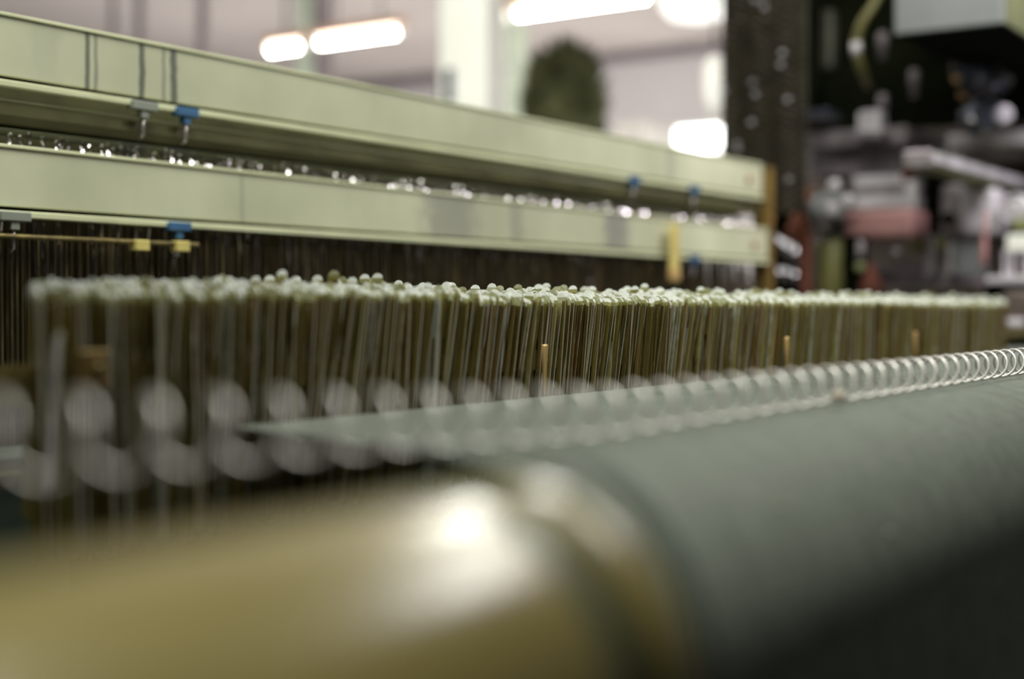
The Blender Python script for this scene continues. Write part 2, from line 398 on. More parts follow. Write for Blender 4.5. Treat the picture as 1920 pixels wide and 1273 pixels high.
M_rail_back = mat('rail_enamel_shaded', (0.13, 0.12, 0.06), 0.5, 0.1, var=0.2)  # rail enamel darkened to paint the shade inside the slot
X0, X1 = 0.55, 3.02
heald_frame(YB + .014, .243, .325, X0, X1, M_rail_up, 'upper pale green heald frame rail with dark scuffs, raised above the other', [(265, 'g'), (345, 'b'), (1185, 'b'), (1298, 'b')])
heald_frame(YB, .098, .178, X0, X1, M_rail_low, 'lower pale green heald frame rail just above the droppers', [(20, 'g'), (329, 'b'), (1298, 'b')], bar=False)
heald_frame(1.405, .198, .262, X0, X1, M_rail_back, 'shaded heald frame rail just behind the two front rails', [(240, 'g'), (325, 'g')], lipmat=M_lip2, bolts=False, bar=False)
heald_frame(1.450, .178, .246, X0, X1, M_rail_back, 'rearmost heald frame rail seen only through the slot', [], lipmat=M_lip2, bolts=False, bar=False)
# end strut
t = thing('frame_strut', (X1 + .012, YB + .01, HC - .35), 'ochre brown upright strut closing the right end of the green rails', 'strut')
MB().box(X1 + .001, X1 + .026, YB - .004, YB + .040, HC - .30, HC + .318, .002).build('strut_bar', M_post, t)
for z in (.20, .02, -.10):
    MB().lathe((0, -1, 0), (X1 + .0135, YB - .004, HC + z), [(0, .005), (.004, .005), (.005, .003)], 8, False).build('bolt', M_bolt, t)

# thin guide rods running inside the slot between the two rails
for z_, lab in ((.2305, 'upper thin pale rod running along the slot between the green rails'), (.2155, 'lower thin pale rod running along the slot between the green rails')):
    o = MB().tube([(X0, YB + .024, HC + z_), (X1, YB + .024, HC + z_)], .0016, 8).build('guide_rod', M_lip)
    tag(o, lab, 'rod', 'guide rods in the slot')
# yellow blocks with their rod, yellow strip hanging at the right
q1_, q2_ = PY(265, 460, YB - .012), PY(341, 462, YB - .012)
t = thing('spacer_rod', (q1_.x, YB - .008, q1_.z), 'dark thin rod carrying two small yellow blocks under the lower rail', 'rod')
MB().tube([(X0, YB - .008, q1_.z + .003), (q2_.x + .03, YB - .008, q2_.z + .003)], .0028, 8).build('rod', M_railb, t)
for q in (q1_, q2_):
    MB().box(q.x - .0105, q.x + .0105, YB - .016, YB - .002, q.z - .0065, q.z + .0065, .001).build('block', M_yellow, t, 'yellow block')
qa, qb = PY(1275, 420, YB - .03), PY(1270, 515, YB - .03)
t = thing('yellow_strap', (qa.x, YB - .02, qb.z), 'yellow strap hanging in front of the lower rail near its right end', 'strap')
MB().box(qa.x - .018, qa.x + .018, YB - .020, YB - .014, qb.z, qa.z, .001).build('strip', M_yellow, t)
MB().box(qa.x - .020, qa.x + .020, YB - .022, YB - .012, qb.z - .012, qb.z + .012, .002).build('end_weight', M_brass, t, 'brown end piece')

# heddles -----------------------------------------------------------
def heddle_mesh(name, zt, zb, eye=True):
    """flat steel heddle, top loop at z=0, hangs to zb"""
    b = MB()
    w_, th = .0016, .0006
    b.box(-w_ / 2, w_ / 2, -th, th, zb, -.008)
    b.tube([(.0028 * math.sin(a), 0, -.004 + .0048 * math.cos(a)) for a in [2 * math.pi * i / 10 for i in range(10)]], .0009, 5, closed=True)
    n_ = Vector((-.28, -.82, .5)).normalized(); t_ = n_.cross(Vector((0, 0, 1))).normalized(); q_ = n_.cross(t_)
    for sgn in (1, -1):      # flat eye plate added, tilted to mirror lamp light as a glint
        vs = [b.bm.verts.new(Vector((0, 0, -.010)) + t_ * (.0017 * math.cos(a)) + q_ * (.0034 * math.sin(a)) + n_ * .0003 * sgn) for a in [2 * math.pi * i / 12 for i in range(12)]]
        b.bm.faces.new(vs if sgn > 0 else vs[::-1])
    me = b
    return me
rr = random.Random(11)
proto = heddle_mesh('heddle', 0, -.16).build('heddle', M_heddle)
hm = proto.data
first = True
n = 0
xs = []
x = .98
while len(xs) < 215 and x < X1 - .02:
    xs.append(x); x += rr.choice([.007, .009, .011, .013, .018])
for x in xs:
    o = proto if first else proto.copy()
    if not first: COL.objects.link(o)
    first = False
    o.location = (x, YB + .0285 + rr.uniform(-.002, .002), HC + .1945 + rr.uniform(-.004, .003)); o.rotation_euler = (rr.uniform(-.1, .1), rr.gauss(0, .10), rr.gauss(0, .24))
    tag(o, 'thin shiny steel heddle whose loop glints in the slot between the two green rails', 'heddle', 'heddles between the two front rails')
# heddles below the lower rail and in the frames behind: far beyond counting
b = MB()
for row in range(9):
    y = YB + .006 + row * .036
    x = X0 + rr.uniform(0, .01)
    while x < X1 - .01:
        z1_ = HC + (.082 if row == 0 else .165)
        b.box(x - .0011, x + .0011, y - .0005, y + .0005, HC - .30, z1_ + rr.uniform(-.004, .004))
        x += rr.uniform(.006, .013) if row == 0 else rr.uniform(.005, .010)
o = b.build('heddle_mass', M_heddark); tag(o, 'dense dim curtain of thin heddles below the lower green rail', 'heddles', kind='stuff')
# the reed and the dark loom body behind the harness
b = MB(); b.box(X0 - .3, 3.35, 1.80, 1.83, HC - .35, HC + .20); b.box(X0 - .3, 3.35, 1.79, 1.84, HC + .20, HC + .225, .004)
tag(b.build('reed_beam', M_brown), 'dark beam of the loom behind the heddles', 'beam')
b = MB(); b.box(-.1, 3.35, 1.9, 2.3, .05, HC - .3, .02); b.box(-.1, .1, 1.0, 1.9, .05, HC - .25, .02)
tag(b.build('loom', M_black), 'dark lower body of the loom behind the droppers', 'loom')

# ================================================================== DROPPERS
def dropper_shape(detail, W=.011, H=.165, T=.0007):
    """strip in the YZ plane, faces along X, round head at z=0; slots: 0 steel, 1 tip, 2 edge"""
    bm = bmesh.new()
    r_ = W / 2; nseg = 10 if detail else 6
    out = [(-r_, -H + .004), (-r_, -.024), (-r_, -.008), (-r_, -r_)]
    out += [(-r_ * math.cos(math.pi * i / nseg), -r_ + r_ * math.sin(math.pi * i / nseg)) for i in range(1, nseg)]
    out += [(r_, -r_), (r_, -.008), (r_, -.024), (r_, -H + .004), (r_ - .003, -H), (-r_ + .003, -H)]
    def loop(pts):
        vs = [bm.verts.new((0, y, z)) for y, z in pts]
        return [bm.edges.new((vs[i], vs[(i + 1) % len(vs)])) for i in range(len(vs))]
    es = loop(out)
    if detail:
        es += loop([(.0017 * math.cos(2 * math.pi * i / 8), -.0125 + .0017 * math.sin(2 * math.pi * i / 8)) for i in range(8)])
        es += loop([(-.0018, -.088), (-.0018, -.040), (0, -.038), (.0018, -.040), (.0018, -.088), (0, -.090)])
    bmesh.ops.triangle_fill(bm, edges=es, use_beauty=True)
    fs = bm.faces[:]
    ret = bmesh.ops.extrude_face_region(bm, geom=fs)
    bmesh.ops.translate(bm, vec=(T, 0, 0), verts=[v for v in ret['geom'] if isinstance(v, bmesh.types.BMVert)])
    # split the tip zone off by a horizontal cut so it takes its own material
    for zc in (-.0042, -.0080):
        bmesh.ops.bisect_plane(bm, geom=bm.verts[:] + bm.edges[:] + bm.faces[:], plane_co=(0, 0, zc), plane_no=(0, 0, 1))
    bmesh.ops.recalc_face_normals(bm, faces=bm.faces[:])
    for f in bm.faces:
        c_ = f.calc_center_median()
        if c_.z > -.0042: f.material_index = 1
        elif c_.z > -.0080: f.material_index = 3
        elif abs(f.normal.x) < .5: f.material_index = 2
    return bm
bmd = dropper_shape(True); dm = bpy.data.meshes.new('dropper'); bmd.to_mesh(dm); bmd.free()
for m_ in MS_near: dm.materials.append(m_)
bms = dropper_shape(False)
sv = [v.co.copy() for v in bms.verts]; bms.verts.index_update()
sf = [([v.index for v in f.verts], f.material_index) for f in bms.faces]; bms.free()

def lean(x):   # tops lean away along the row, most in the middle
    return R(1.5 + 11.5 * max(0, min(1, (x - .65) / .45)) + 2.0 * math.sin(x * 9) + 1.2 * math.sin(x * 31 + 1) - 4.5 * max(0, min(1, (x - 1.5) / .8)))
def place(x, y, row, rng):
    th = lean(x) + R(rng.gauss(0, 1.6 if row == 0 else 1.2))
    yaw = R(rng.gauss(0, 5))
    zt = {0: .0095, 1: .0125}.get(row, .0145) + rng.gauss(0, .0016)
    if x < 1.0: zt += .004
    if x < .72: zt += -.004 * rng.random()
    if row >= 3 and rng.random() < .20 and x > .8: zt += rng.uniform(.004, .0095)
    if x > 1.9: zt -= .0025 * (x - 1.9)
    return (x, y + rng.uniform(-.0015, .0015), HC + zt), (R(rng.gauss(0, 1.0)), th, yaw)
ROWS = [.715 + i * .022 for i in range(6)]
XS0 = .545
rng = random.Random(5)
cnt = 0
Vv, Ff, Mi, Ti = [], [], [], []
from mathutils import Euler
for ri, y in enumerate(ROWS):
    x = XS0 + (y - .715) * .8
    while x < 2.62 + .35 * (ri / 5) ** .5:
        if x < .575 + (y - .715) * .8 and rng.random() < .6: x += rng.uniform(.004, .009); continue
        loc, rot = place(x, y, ri, rng)
        if ri == 0 and cnt < 299:
            o = bpy.data.objects.new('dropper', dm); COL.objects.link(o)
            o.location = loc; o.rotation_euler = rot
            tag(o, 'thin upright steel dropper strip with a rounded pale head in the near row', 'dropper', 'steel droppers of the near row')
            cnt += 1
        else:
            M_ = Matrix.Translation(loc) @ Euler(rot).to_matrix().to_4x4(); k0 = len(Vv)
            Vv.extend([M_ @ v for v in sv]); Ti.extend([rng.random()] * len(sv))
            for f, mi in sf: Ff.append([i + k0 for i in f]); Mi.append(mi)
        step = rng.uniform(.0022, .0046) if ri == 0 else rng.uniform(.004, .008)
        if rng.random() < .03: step += .006
        x += step
me = bpy.data.meshes.new('dropper_mass'); me.from_pydata(Vv, [], Ff)
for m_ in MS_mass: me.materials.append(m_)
me.polygons.foreach_set('material_index', Mi)
at_ = me.attributes.new('tint', 'FLOAT', 'POINT'); at_.data.foreach_set('value', Ti)
o = bpy.data.objects.new('dropper_mass', me); COL.objects.link(o)
tag(o, 'remaining rows of steel droppers behind and beyond the near row', 'droppers', kind='stuff')
# the one slipped dropper at the left
dm2 = dm.copy(); dm2.materials[0] = M_glare; dm2.materials[3] = M_glare; dm = dm2  # strip whitened to paint the bright reflection on its face
q = PY(109, 622, .665)
o = bpy.data.objects.new('dropper', dm); COL.objects.link(o); o.location = (q.x, .665, q.z); o.rotation_euler = (0, R(4), R(-22)); o.scale = (1, 1, .55)
tag(o, 'single pale strip standing lower than the rest at the far left', 'dropper', 'steel droppers of the near row')

# contact rails through the droppers, serrated, sticking out to the left
for ri, y in enumerate(ROWS):
    b = MB(); z = HC - .046
    b.box(.38, 2.98, y - .0011, y + .0011, z - .012, z + .006)
    if ri in (0, 1, 2):
        x = .40
        while x < .68:
            b.box(x, x + .010, y - .0011, y + .0011, z + .006, z + .010); x += .018
    o = b.build('contact_rail', M_railb)
    lab = ['notched brass contact rail threaded through the nearest row of droppers', 'brass contact rail threaded through the second row of droppers',
           'brass contact rail threaded through the third row of droppers', 'brass contact rail threaded through the fourth row of droppers',
           'brass contact rail threaded through the fifth row of droppers', 'brass contact rail threaded through the rearmost row of droppers'][ri]
    tag(o, lab, 'rail', 'contact rails of the droppers')
q = PY(168, 690, .70)
t = thing('rail_holder', (q.x, .70, q.z - .03), 'brown block clamping the rails at the left, behind the slipped dropper', 'bracket')
MB().box(q.x - .010, q.x + .010, .692, .700, q.z - .013, q.z + .011, .001).build('block', M_post, t)
MB().lathe((0, -1, 0), (q.x, .692, q.z), [(0, .003), (.002, .003), (.003, .002)], 10).build('screw', M_railb, t)

# brass pins in front of the droppers
for u, v0, v1, Y, lab in ((1020, 646, 742, .702, 'nearest brass pin, upright and sharp in front of the droppers'),
                          (1474, 632, 690, .702, 'middle brass pin, blurred, in front of the droppers'),
                          (1715, 622, 672, .702, 'farthest brass pin towards the right end of the droppers')):
    a, c_ = PY(u + 1, v0, Y), PY(u, v1, Y)
    o = MB().lathe((0, 0, -1), (a.x, Y, a.z), [(0, .0024), (.001, .0029), (.014, .0029), (.016, .0025), ((a.z - c_.z) * .95, .0012), (a.z - c_.z, .0003)], 14).build('brass_pin', M_brass)
    tag(o, lab, 'pin', 'brass pins')

# ================================================================== WARP SHEET
ZS = HC - .067
YC, RC = .355, .098             # roll the sheet bends over
def sheet_path(dz=0.0):
    pts = [(1.60, ZS - .005), (1.30, ZS - .018), (.83, ZS - .020), (.72, ZS - .017), (.60, ZS - .012), (.48, ZS - .005), (.41, ZS - .002), (YC, ZS - .002)]
    for a in range(8, 87, 6):
        pts.append((YC - RC * math.sin(R(a)), ZS - .002 - RC + RC * math.cos(R(a))))
    ya, za = pts[-1]; d = (-math.cos(R(86)), -math.sin(R(86)))
    pts.append((ya + d[0] * .45, za + d[1] * .45))
    return [(y, z + dz) for y, z in pts]
pth = sheet_path()
nrm = []
for i in range(len(pth)):
    a_, b_ = pth[max(0, i - 1)], pth[min(len(pth) - 1, i + 1)]
    dy, dz = b_[0] - a_[0], b_[1] - a_[1]; l_ = math.hypot(dy, dz); nrm.append((dz / l_, -dy / l_))
Vv, Ff = [], []
x = .482; rng = random.Random(9)
while x < 3.05:
    edge = .60 * math.exp(-(x - .47) / .30)
    wd = .00046; j = rng.uniform(-.0003, .0003); skew = rng.gauss(0, .0012)
    k0 = len(Vv)
    for i, (y, z) in enumerate(pth):
        xx = x + (skew + edge) * (y - .31)
        ny, nz = nrm[i]
        Vv += [(xx - wd, y + ny * (j - .0003), z + nz * (j - .0003)), (xx, y + ny * (j + .0005), z + nz * (j + .0005)), (xx + wd, y + ny * (j - .0003), z + nz * (j - .0003))]
    for i in range(len(pth) - 1):
        a = k0 + 3 * i
        Ff += [(a, a + 1, a + 4, a + 3), (a + 1, a + 2, a + 5, a + 4)]
    x += rng.uniform(.0008, .00125) if x > .56 else rng.uniform(.0012, .0045)
me = bpy.data.meshes.new('warp_yarns'); me.from_pydata(Vv, [], Ff); me.materials.append(M_sheet)
for p in me.polygons: p.use_smooth = True
o = bpy.data.objects.new('warp_yarns', me); COL.objects.link(o)
tag(o, 'dark teal sheet of fine warp yarns sweeping down at the lower right', 'yarn', kind='stuff')
# the roll under the sheet
t = thing('guide_roll', (1.7, YC, HC - .067 - RC), 'dark roll carrying the teal warp sheet', 'roll')
MB().lathe((1, 0, 0), (.477, YC, ZS - .002 - RC - .0012), [(0, .06), (0.001, RC - .006), (.006, RC - .002), (2.6, RC - .002), (2.601, .06)], 64).build('roll_body', M_under, t)
MB().lathe((1, 0, 0), (.40, YC, ZS - .002 - RC), [(0, .018), (2.75, .018)], 20).build('axle', M_dark, t)
# lint specks
for (u, v, r_, lab) in ((1572, 744, .0042, 'pale lint tuft caught under the spiral spring'), (1667, 997, .0017, 'tiny pale lint speck low on the teal sheet'),
                        (1466, 945, .0012, 'faint lint speck on the middle of the teal sheet')):
    rr_ = ray(u, v); best = None
    for i in range(4000):      # march along the ray to the sheet
        p = CP + rr_ * (.2 + i * .0005)
        if p.y > YC: zs = ZS
        else:
            dy = YC - p.y; zs = ZS - RC + math.sqrt(max(0, RC * RC - dy * dy)) if dy < RC else -1
        if zs > 0 and p.z <= zs + .001: best = p; break
    if u == 1572: best = PY(1572, 744, .350)
    if best is None: continue
    b = MB(); bmesh.ops.create_icosphere(b.bm, subdivisions=2, radius=r_, matrix=Matrix.Translation(best))
    for v_ in b.bm.verts: v_.co += Vector((rng.uniform(-1, 1), rng.uniform(-1, 1), rng.uniform(-1, 1))) * r_ * .25
    tag(b.build('lint_tuft', M_lint), lab, 'lint', 'lint on the warp')

# ================================================================== SPIRAL SPRING
YS = .366; RS = .0122; PITCHS = .0300
def spring_z(x):   # lies on the sheet at the right, lifts a little at its left end
    return HC - .0535 + .036 * max(0, .62 - x)
pts = []; x = -.25; n = 22
steps = int((2.35 - x) / PITCHS * n)
for i in range(steps):
    a = 2 * math.pi * i / n; xx = x + PITCHS * i / n
    pts.append((xx, YS - RS * math.cos(a), spring_z(xx) + RS * math.sin(a)))
o = MB().tube(pts, .0012, 8).build('spiral_spring', M_spring)
tag(o, 'long open steel spiral spring lying across the warp in front of the droppers', 'spring')

# ================================================================== TAN ROLLER
YR, ZR, RR = .229, HC - .1065, .0555
t = thing('roller', (.0, YR, ZR), 'large glossy tan roller with a dark groove near its end', 'roller')
MB().lathe((1, 0, 0), (-.9, YR, ZR), [(0, .03), (0.002, RR), (1.203, RR), (1.206, RR - .0008), (1.2080, RR - .0045)], 96).build('roller_body', M_roller, t)
MB().lathe((1, 0, 0), (.300, YR, ZR), [(0, RR - .0032), (.030, RR - .0032)], 64).build('groove', M_groove, t)
MB().lathe((1, 0, 0), (.3225, YR, ZR), [(0, RR - .0045), (.001, RR - .0015), (.004, RR), (.022, RR), (.027, RR - .002), (.030, RR - .007), (.0305, .02)], 96).build('end_collar', M_roller, t)
MB().lathe((1, 0, 0), (.352, YR, ZR), [(0, .014), (.05, .014)], 24).build('axle', M_dark, t)

# dark green loom post at the left below the rails
q = PY(45, 900, .95)
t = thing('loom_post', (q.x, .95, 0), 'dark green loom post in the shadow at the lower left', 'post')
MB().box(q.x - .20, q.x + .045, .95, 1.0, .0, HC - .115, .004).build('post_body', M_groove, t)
MB().box(q.x - .20, q.x + .0, .945, .95, HC - .132, HC - .130).build('edge_strip', M_railb, t)

# ================================================================== CHAIN BELT AND THE MACHINE AT THE RIGHT
XCH = 3.22
a, c_ = PX(1353, 300, XCH), PX(1508, 300, XCH)
ya, yb = min(a.y, c_.y), max(a.y, c_.y)
zt, zb = PX(1430, -40, XCH).z, PX(1430, 398, XCH).z
t = thing('chain_belt', (XCH, (ya + yb) / 2, zb), 'tall dark brown belt of linked wire hanging at the end of the green rails', 'belt')
MB().box(XCH + .006, XCH + .018, ya, yb, zb - .004, zt).build('backing', M_dark, t)
b = MB(); z = zb; k = 0
while z < zt:
    ph = (k % 2) * math.pi; n = 44
    P = []
    lo = 0.012 if (z > PX(1400, 45, XCH).z) else 0.0
    for i in range(n + 1):
        f = i / n
        yy = ya + (yb - ya - lo) * f
        P.append((XCH - .002 + .003 * math.cos(ph + f * 40), yy, z + .0032 * math.sin(ph + f * 40) + .003 * math.sin(f * 9 + z * 4)))
    b.tube(P, .0021, 5, cap=False); z += .0098; k += 1
for i in range(16):
    f = rr.random(); zz = zb + (zt - zb) * rr.random(); yy = ya + (yb - ya) * f
    MB().tube([(XCH - .007, yy + .006 * math.cos(a), zz + .0035 * math.sin(a)) for a in [2 * math.pi * i_ / 12 for i_ in range(12)]], .0018, 6, closed=True).build('glint_link', M_lav2, t)  # pale links added to paint glints on the belt
o = b.build('links', M_chain, t, 'rows of interlocked brown wire links'); o['kind'] = 'stuff'

XM = 3.75
def rect(u0, u1, v0, v1, X):
    a, c_ = PX(u0, v0, X), PX(u1, v1, X)
    return min(a.y, c_.y), max(a.y, c_.y), min(a.z, c_.z), max(a.z, c_.z)
def rbox(b, u0, u1, v0, v1, X, dep, bev=.004):
    y0, y1, z0, z1 = rect(u0, u1, v0, v1, X)
    return b.box(X, X + dep, y0, y1, z0, z1, bev, 2)
def base(u0, u1, v1, X):
    y0, y1, z0, z1 = rect(u0, u1, v1 - 1, v1, X); return (X, (y0 + y1) / 2, z0)

# main dark housing
t = thing('machine_housing', base(1510, 1960, 540, XM + .4), 'large dark machine body filling the right edge behind the droppers', 'machine')
b = MB(); rbox(b, 1500, 1990, -80, 260, XM + .55, .4, .01); b.build('upper_cavity', M_black, t)
b = MB(); rbox(b, 1480, 1990, 258, 760, XM + .35, .5, .01); b.build('lower_body', M_brown, t)
b = MB(); rbox(b, 1506, 1528, -80, 255, XM + .25, .1, .006); b.build('left_cheek', M_black, t)
b = MB(); rbox(b, 1534, 1560, 18, 130, XM + .3, .05, .012); b.build('blue_rail', M_dark, t)
b = MB(); rbox(b, 1508, 1700, 249, 268, XM - .05, .35, .006); b.build('ledge', M_lav, t)
b = MB(); rbox(b, 1775, 1990, 252, 268, XM + .1, .3, .006); b.build('ledge', M_lav2, t)
b = MB(); rbox(b, 1515, 1690, 283, 325, XM + .02, .2, .01); b.build('cover_plate', M_lav, t)
b = MB(); rbox(b, 1498, 1552, 207, 219, XM - .1, .1, .004); b.build('blue_bracket', M_blueiron, t)
b = MB(); rbox(b, 1760, 1920, 275, 300, XM + .28, .06, .006); b.build('back_plate', M_lav2, t)
b = MB(); rbox(b, 1600, 1800, 500, 560, XM - .02, .3, .015); b.build('foot_casting', M_lav, t)
b = MB(); rbox(b, 1560, 1890, 535, 560, XM - .10, .3, .01); b.build('foot_ledge', M_brown, t)
b = MB(); rbox(b, 1700, 1800, 448, 470, XM - .05, .1, .008); b.build('cross_bar', M_olive, t)
b = MB(); rbox(b, 1735, 1752, 440, 520, XM - .08, .06, .006); b.build('rib', M_lav, t)
b = MB(); rbox(b, 1775, 1787, 440, 520, XM - .08, .06, .006); b.build('rib', M_lav2, t)
b = MB(); rbox(b, 1715, 1762, 305, 440, XM - .0, .1, .006); b.build('dark_recess', M_black, t)

# top right control box
y0, y1, z0, z1 = rect(1677, 1881, -60, 43, 3.2)
t = thing('control_box', (3.3, (y0 + y1) / 2, z0), 'grey control box corner hanging into the top right', 'box')
z0 = PX(1881, 43, 3.2).z
MB().box(3.2, 4.2, y0, y1, z0, z0 + .35, .003).build('casing', M_panel, t)
MB().box(3.21, 4.19, y0 - .002, y0, z0 + .003, z0 + .34).build('side_panel', M_lime2, t)
MB().box(3.203, 4.197, y0 + .003, y1 - .003, z0 - .003, z0).build('underside_shade', M_black, t)  # black sheet painting the shade under the box

# hose
t = thing('hose', PX(1620, 140, 3.5), 'curved yellowish hose bending down in the dark upper machine', 'hose')
pp = [PX(1655, -30, 3.55), PX(1638, 10, 3.52), PX(1615, 45, 3.5), PX(1605, 75, 3.5), PX(1607, 105, 3.5), PX(1618, 135, 3.52), PX(1628, 160, 3.6)]
MB().tube(pp, .011, 10).build('tube', M_hose, t)
MB().tube([PX(1605, 80, 3.5), PX(1606, 104, 3.5)], .0125, 12).build('fitting', M_lav2, t)
# vertical rods in the cavity
for u, v0, v1, X, mm, lab in ((1655, 60, 112, 3.7, M_brown, 'short brown rod right of the hose in the dark cavity'),
                              (1714, 130, 182, 3.7, M_brown, 'brown spindle below the grey control box'),
                              (1655, 175, 225, 3.75, M_brown, 'brown spindle above the pale block')):
    a, c_ = PX(u, v0, X), PX(u, v1, X)
    o = MB().lathe((0, 0, -1), a, [(0, .008), (.005, .013), ((a.z - c_.z) * .6, .013), ((a.z - c_.z) * .62, .009), (a.z - c_.z, .009)], 14).build('spindle', M_lav)
    tag(o, lab, 'spindle', 'spindles in the dark cavity')
t = thing('bearing_block', base(1605, 1650, 256, XM - .1), 'pale lavender bearing block standing on the ledge', 'block')
b = MB(); rbox(b, 1606, 1650, 207, 256, XM - .1, .06, .012); b.build('block_body', M_lav2, t)
b = MB(); rbox(b, 1600, 1656, 248, 257, XM - .11, .08, .003); b.build('foot', M_lav, t)

# motor
q = PX(1830, 130, XM)
t = thing('motor', (XM, q.y, q.z - .07), 'round grey motor with brown rim under the control box', 'motor')
MB().lathe((-1, 0, 0), (XM + .12, q.y, q.z), [(0, .066), (.10, .066), (.13, .055), (.135, .030), (.15, .028)], 28).build('motor_body', M_blueiron, t)
MB().tube([(XM - .01, q.y + .058 * math.cos(a), q.z + .058 * math.sin(a)) for a in [2 * math.pi * i / 28 for i in range(28)]], .006, 6, closed=True).build('rim', M_brown, t)
for u, v in ((1797, 150), (1807, 180)):
    s_ = PX(u, v, XM - .04); MB().lathe((-1, 0, 0), s_, [(0, .009), (.02, .009), (.026, .005)], 14).build('brass_nut', M_brass, t)
# steel cylinder with glint
q = PX(1850, 218, 3.6)
t = thing('steel_cylinder', (3.6, q.y, q.z - .045), 'shiny bluish steel cylinder standing on the ledge below the motor', 'cylinder')
MB().lathe((-.6, -.75, .05), Vector((3.6, q.y, q.z)) + Vector((.03, .045, 0)), [(0, .036), (.004, .042), (.075, .042), (.08, .036), (.081, .02)], 28).build('drum', M_blueiron, t)
s_ = PX(1819, 226, 3.55); MB().lathe((-.8, -.5, .3), s_, [(0, .010), (.010, .010), (.016, .006)], 16).build('glint_knob', M_chrome, t)  # knob added to make the drum's specular spot
s_ = PX(1880, 216, 3.56); MB().lathe((-.8, -.6, 0), s_, [(0, .024), (.010, .024), (.014, .018)], 20).build('white_cap', M_lav2, t)

# long bar running along X
q = PX(1722, 292, 3.12)
t = thing('machine_bar', (3.12, q.y, q.z), 'long pale green bar with a lavender face sloping to the right edge', 'bar')
MB().box(3.12, 4.9, q.y - .03, q.y + .03, q.z - .028, q.z + .010, .004, 2).build('bar_body', M_lime, t)
MB().box(3.125, 4.9, q.y - .034, q.y - .0305, q.z - .016, q.z + .006).build('face_strip', M_lav2, t)
MB().box(3.105, 3.125, q.y - .032, q.y + .032, q.z - .028, q.z + .011, .004).build('end_plate', M_lav, t)

# stacked plates
t = thing('plate_stack', base(1600, 1712, 392, 3.6), 'stack of pale horizontal plates above the dusty pink box', 'plates')
for v0, v1, mm in ((330, 346, M_lav2), (350, 366, M_lav), (369, 386, M_lav2)):
    b = MB(); rbox(b, 1598, 1706, v0, v1, 3.6, .12, .005); b.build('plate', mm, t)
b = MB(); rbox(b, 1697, 1716, 338, 402, 3.57, .05, .006); b.build('side_bracket', M_lav2, t)
b = MB(); rbox(b, 1690, 1704, 315, 340, 3.57, .05, .006); b.build('rust_lug', M_rust, t)
# pink box
t = thing('pink_box', base(1580, 1712, 446, 3.5), 'dusty pink rounded metal box in the middle of the machine', 'box')
b = MB(); rbox(b, 1580, 1711, 394, 446, 3.5, .14, .016); b.build('casing', M_pink, t)
b = MB(); rbox(b, 1586, 1706, 390, 396, 3.52, .10, .002); b.build('lid', M_lav, t)
# gear unit
q = PX(1548, 400, 3.5)
t = thing('gear_unit', (3.5, q.y, q.z - .07), 'round grey gear unit beside the chain belt with small knobs', 'gear')
MB().lathe((-.9, -.4, 0), (3.58, q.y + .02, q.z), [(0, .05), (.05, .06), (.085, .055), (.10, .03), (.12, .028)], 26).build('gear_case', M_panel, t)
for u, v, r_ in ((1560, 393, .020), (1590, 378, .018), (1545, 428, .016), (1565, 350, .018)):
    s_ = PX(u, v, 3.44); MB().lathe((-.9, -.4, 0), s_, [(0, r_), (.02, r_), (.024, r_ * .5)], 16).build('knob', M_lav2 if v != 428 else M_brown, t)
# orange cables
for i, (u, v) in enumerate(((1500, 395), (1478, 430), (1492, 420))):
    pp = [PX(u + 14, v - 40, 3.42), PX(u + 10, v - 15, 3.4), PX(u, v + 5, 3.38), PX(u + 12, v + 30, 3.4), PX(u + 18, v + 60, 3.45)]
    o = MB().tube(pp, .009, 8).build('orange_cable', M_orange)
    tag(o, ['orange cable looping highest beside the chain belt', 'orange cable looping lowest and furthest left beside the chain belt', 'orange cable looping between the other two'][i], 'cable', 'orange cables')
# chrome rods
t = thing('rod_bank', base(1450, 1510, 535, 3.3), 'bank of slanted chrome rods glinting between strut and olive tank', 'rods')
for i, (u, v0, v1) in enumerate(((1460, 440, 470), (1470, 445, 485), (1480, 450, 490), (1493, 458, 500), (1462, 500, 528), (1476, 500, 532), (1492, 505, 534))):
    a, c_ = PX(u - 3, v0, 3.3), PX(u + 3, v1, 3.3)
    MB().tube([a, c_], .0052, 12).build('rod', M_chrome, t)
b = MB(); rbox(b, 1500, 1514, 440, 560, 3.34, .03, .004); b.build('red_upright', M_rust, t, 'reddish brown upright')
b = MB(); rbox(b, 1440, 1510, 385, 620, 3.42, .03, .004); b.build('back_panel', M_black, t)
# olive tank
q = PX(1552, 500, 3.45)
t = thing('tank', (3.45, q.y, HC - .2), 'olive green cylindrical tank behind the droppers', 'tank')
zt_ = PX(1552, 448, 3.45).z
MB().lathe((0, 0, -1), (3.49, q.y, zt_), [(0, .020), (.004, .040), (.014, .045), (.30, .045), (.31, .03)], 28).build('vessel', M_olive, t)
MB().lathe((0, 0, 1), (3.49, q.y, zt_ - .004), [(0, .016), (.02, .016)], 14).build('neck', M_dark, t)
b = MB(); rbox(b, 1580, 1606, 440, 560, 3.45, .08, .004); tag(b.build('dark_upright', M_black), 'black upright to the right of the olive tank', 'upright')
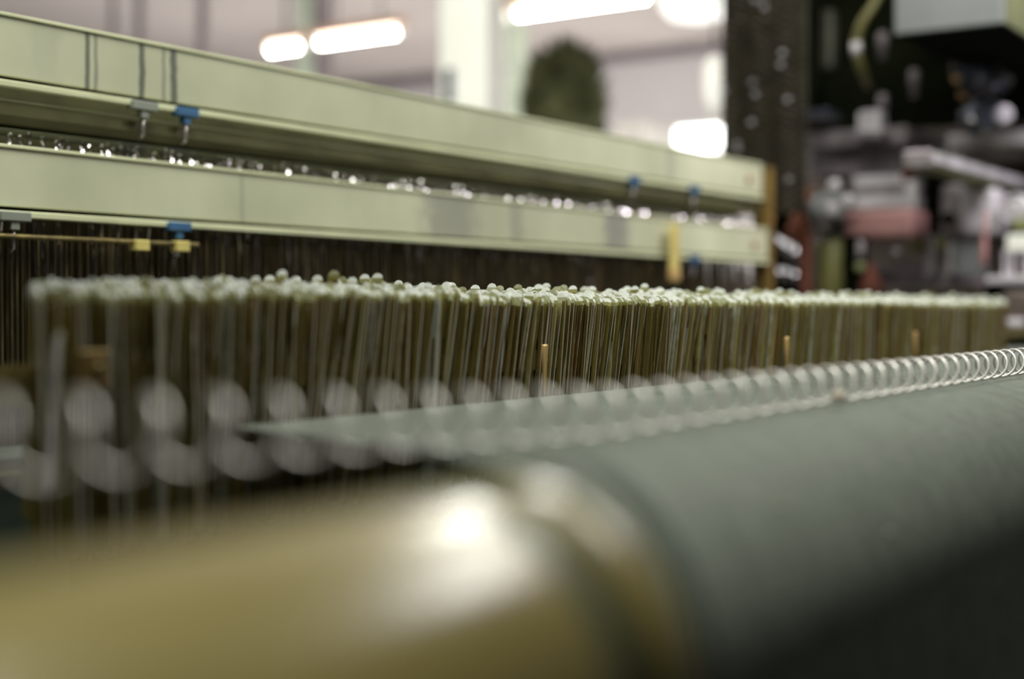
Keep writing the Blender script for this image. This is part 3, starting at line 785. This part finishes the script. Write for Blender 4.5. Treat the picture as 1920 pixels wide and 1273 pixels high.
# valve
q = PX(1628, 525, 3.4)
t = thing('valve', (3.4, q.y, q.z - .03), 'dark red valve with a yellow green knob under the pink box', 'valve')
MB().lathe((0, 0, 1), (3.42, q.y, q.z - .05), [(0, .025), (.03, .030), (.055, .026), (.068, .012), (.09, .010)], 20).build('valve_body', M_rust, t)
s_ = PX(1612, 502, 3.38); MB().lathe((-.9, -.4, 0), s_, [(0, .012), (.02, .012), (.025, .007)], 16).build('knob', M_lime, t)
s_ = PX(1614, 450, 3.42); e_ = PX(1612, 495, 3.42); MB().tube([s_, e_], .009, 10).build('pipe', M_lav, t)
s_ = PX(1681, 477, 3.4)
t = thing('chrome_bolt', s_, 'single chrome bolt glinting below the pink box', 'bolt')
MB().lathe((-.8, -.45, .35), s_, [(0, .010), (.012, .010), (.015, .006)], 16).build('bolt_head', M_chrome, t)
MB().tube([s_, s_ + Vector((.12, .05, 0))], .006, 10).build('shank', M_lav, t)
# grey castings at the right
t = thing('side_casting', base(1765, 1872, 445, 3.6), 'pale lavender machine casting right of the pink box', 'casting')
b = MB(); rbox(b, 1800, 1868, 355, 440, 3.6, .1, .012); b.build('casting_body', M_lav2, t)
b = MB(); rbox(b, 1762, 1808, 345, 440, 3.63, .1, .014); b.build('casting_flange', M_lav, t)
b = MB(); rbox(b, 1790, 1842, 452, 516, 3.62, .05, .004); b.build('lower_panel', M_panel, t)
s_ = PX(1780, 410, 3.62); MB().lathe((-1, 0, 0), s_, [(0, .017), (.012, .017)], 16).build('black_boss', M_black, t)
pa, pb = PX(1850, 395, 3.5), PX(1842, 500, 3.5)
o = MB().lathe(pb - pa, pa, [(0, .004), (.05, .005), (.09, .009), ((pb - pa).length - .01, .010), ((pb - pa).length, .004)], 12).build('pink_lever', M_pink)
tag(o, 'thin pink lever hanging in front of the pale casting', 'lever')
q = PX(1903, 392, 3.6)
t = thing('hand_wheel', (3.6, q.y, q.z - .03), 'round pale wheel at the right edge below the long bar', 'wheel')
MB().lathe((-1, 0, 0), (3.62, q.y, q.z), [(0, .038), (.02, .038), (.026, .03), (.03, .012)], 24).build('disc', M_lav2, t)
MB().tube([(3.59, q.y + .032 * math.cos(a), q.z + .032 * math.sin(a)) for a in [2 * math.pi * i / 24 for i in range(24)]], .004, 6, closed=True).build('rim', M_lav2, t)
t = thing('white_fixture', base(1880, 1960, 530, 3.55), 'white plates on slim posts at the right edge above the ledge', 'fixture')
b = MB(); rbox(b, 1886, 1990, 440, 470, 3.55, .06, .004); b.build('top_plate', M_column, t)
b = MB(); rbox(b, 1898, 1990, 410, 428, 3.57, .06, .004); b.build('green_roll', M_lime, t)
for u in (1884, 1897, 1925):
    b = MB(); rbox(b, u - 4, u + 4, 468, 524, 3.55, .02, .002); b.build('post', M_lav2, t)
b = MB(); rbox(b, 1848, 1990, 518, 531, 3.5, .12, .003); b.build('ledge', M_lav2, t)
b = MB(); rbox(b, 1846, 1990, 531, 560, 3.52, .10, .003); b.build('black_underside', M_black, t)
t = thing('foot_block', base(1880, 1930, 640, 3.3), 'low lavender block beyond the last droppers at the right edge', 'block')
b = MB(); rbox(b, 1876, 1980, 545, 628, 3.4, .1, .01); b.build('block_body', M_brown, t)
b = MB(); rbox(b, 1876, 1918, 598, 614, 3.38, .03, .004); b.build('name_plate', M_lav2, t)
b = MB(); rbox(b, 1870, 1990, 628, 900, 3.36, .2, .004); b.build('skirt', M_black, t)
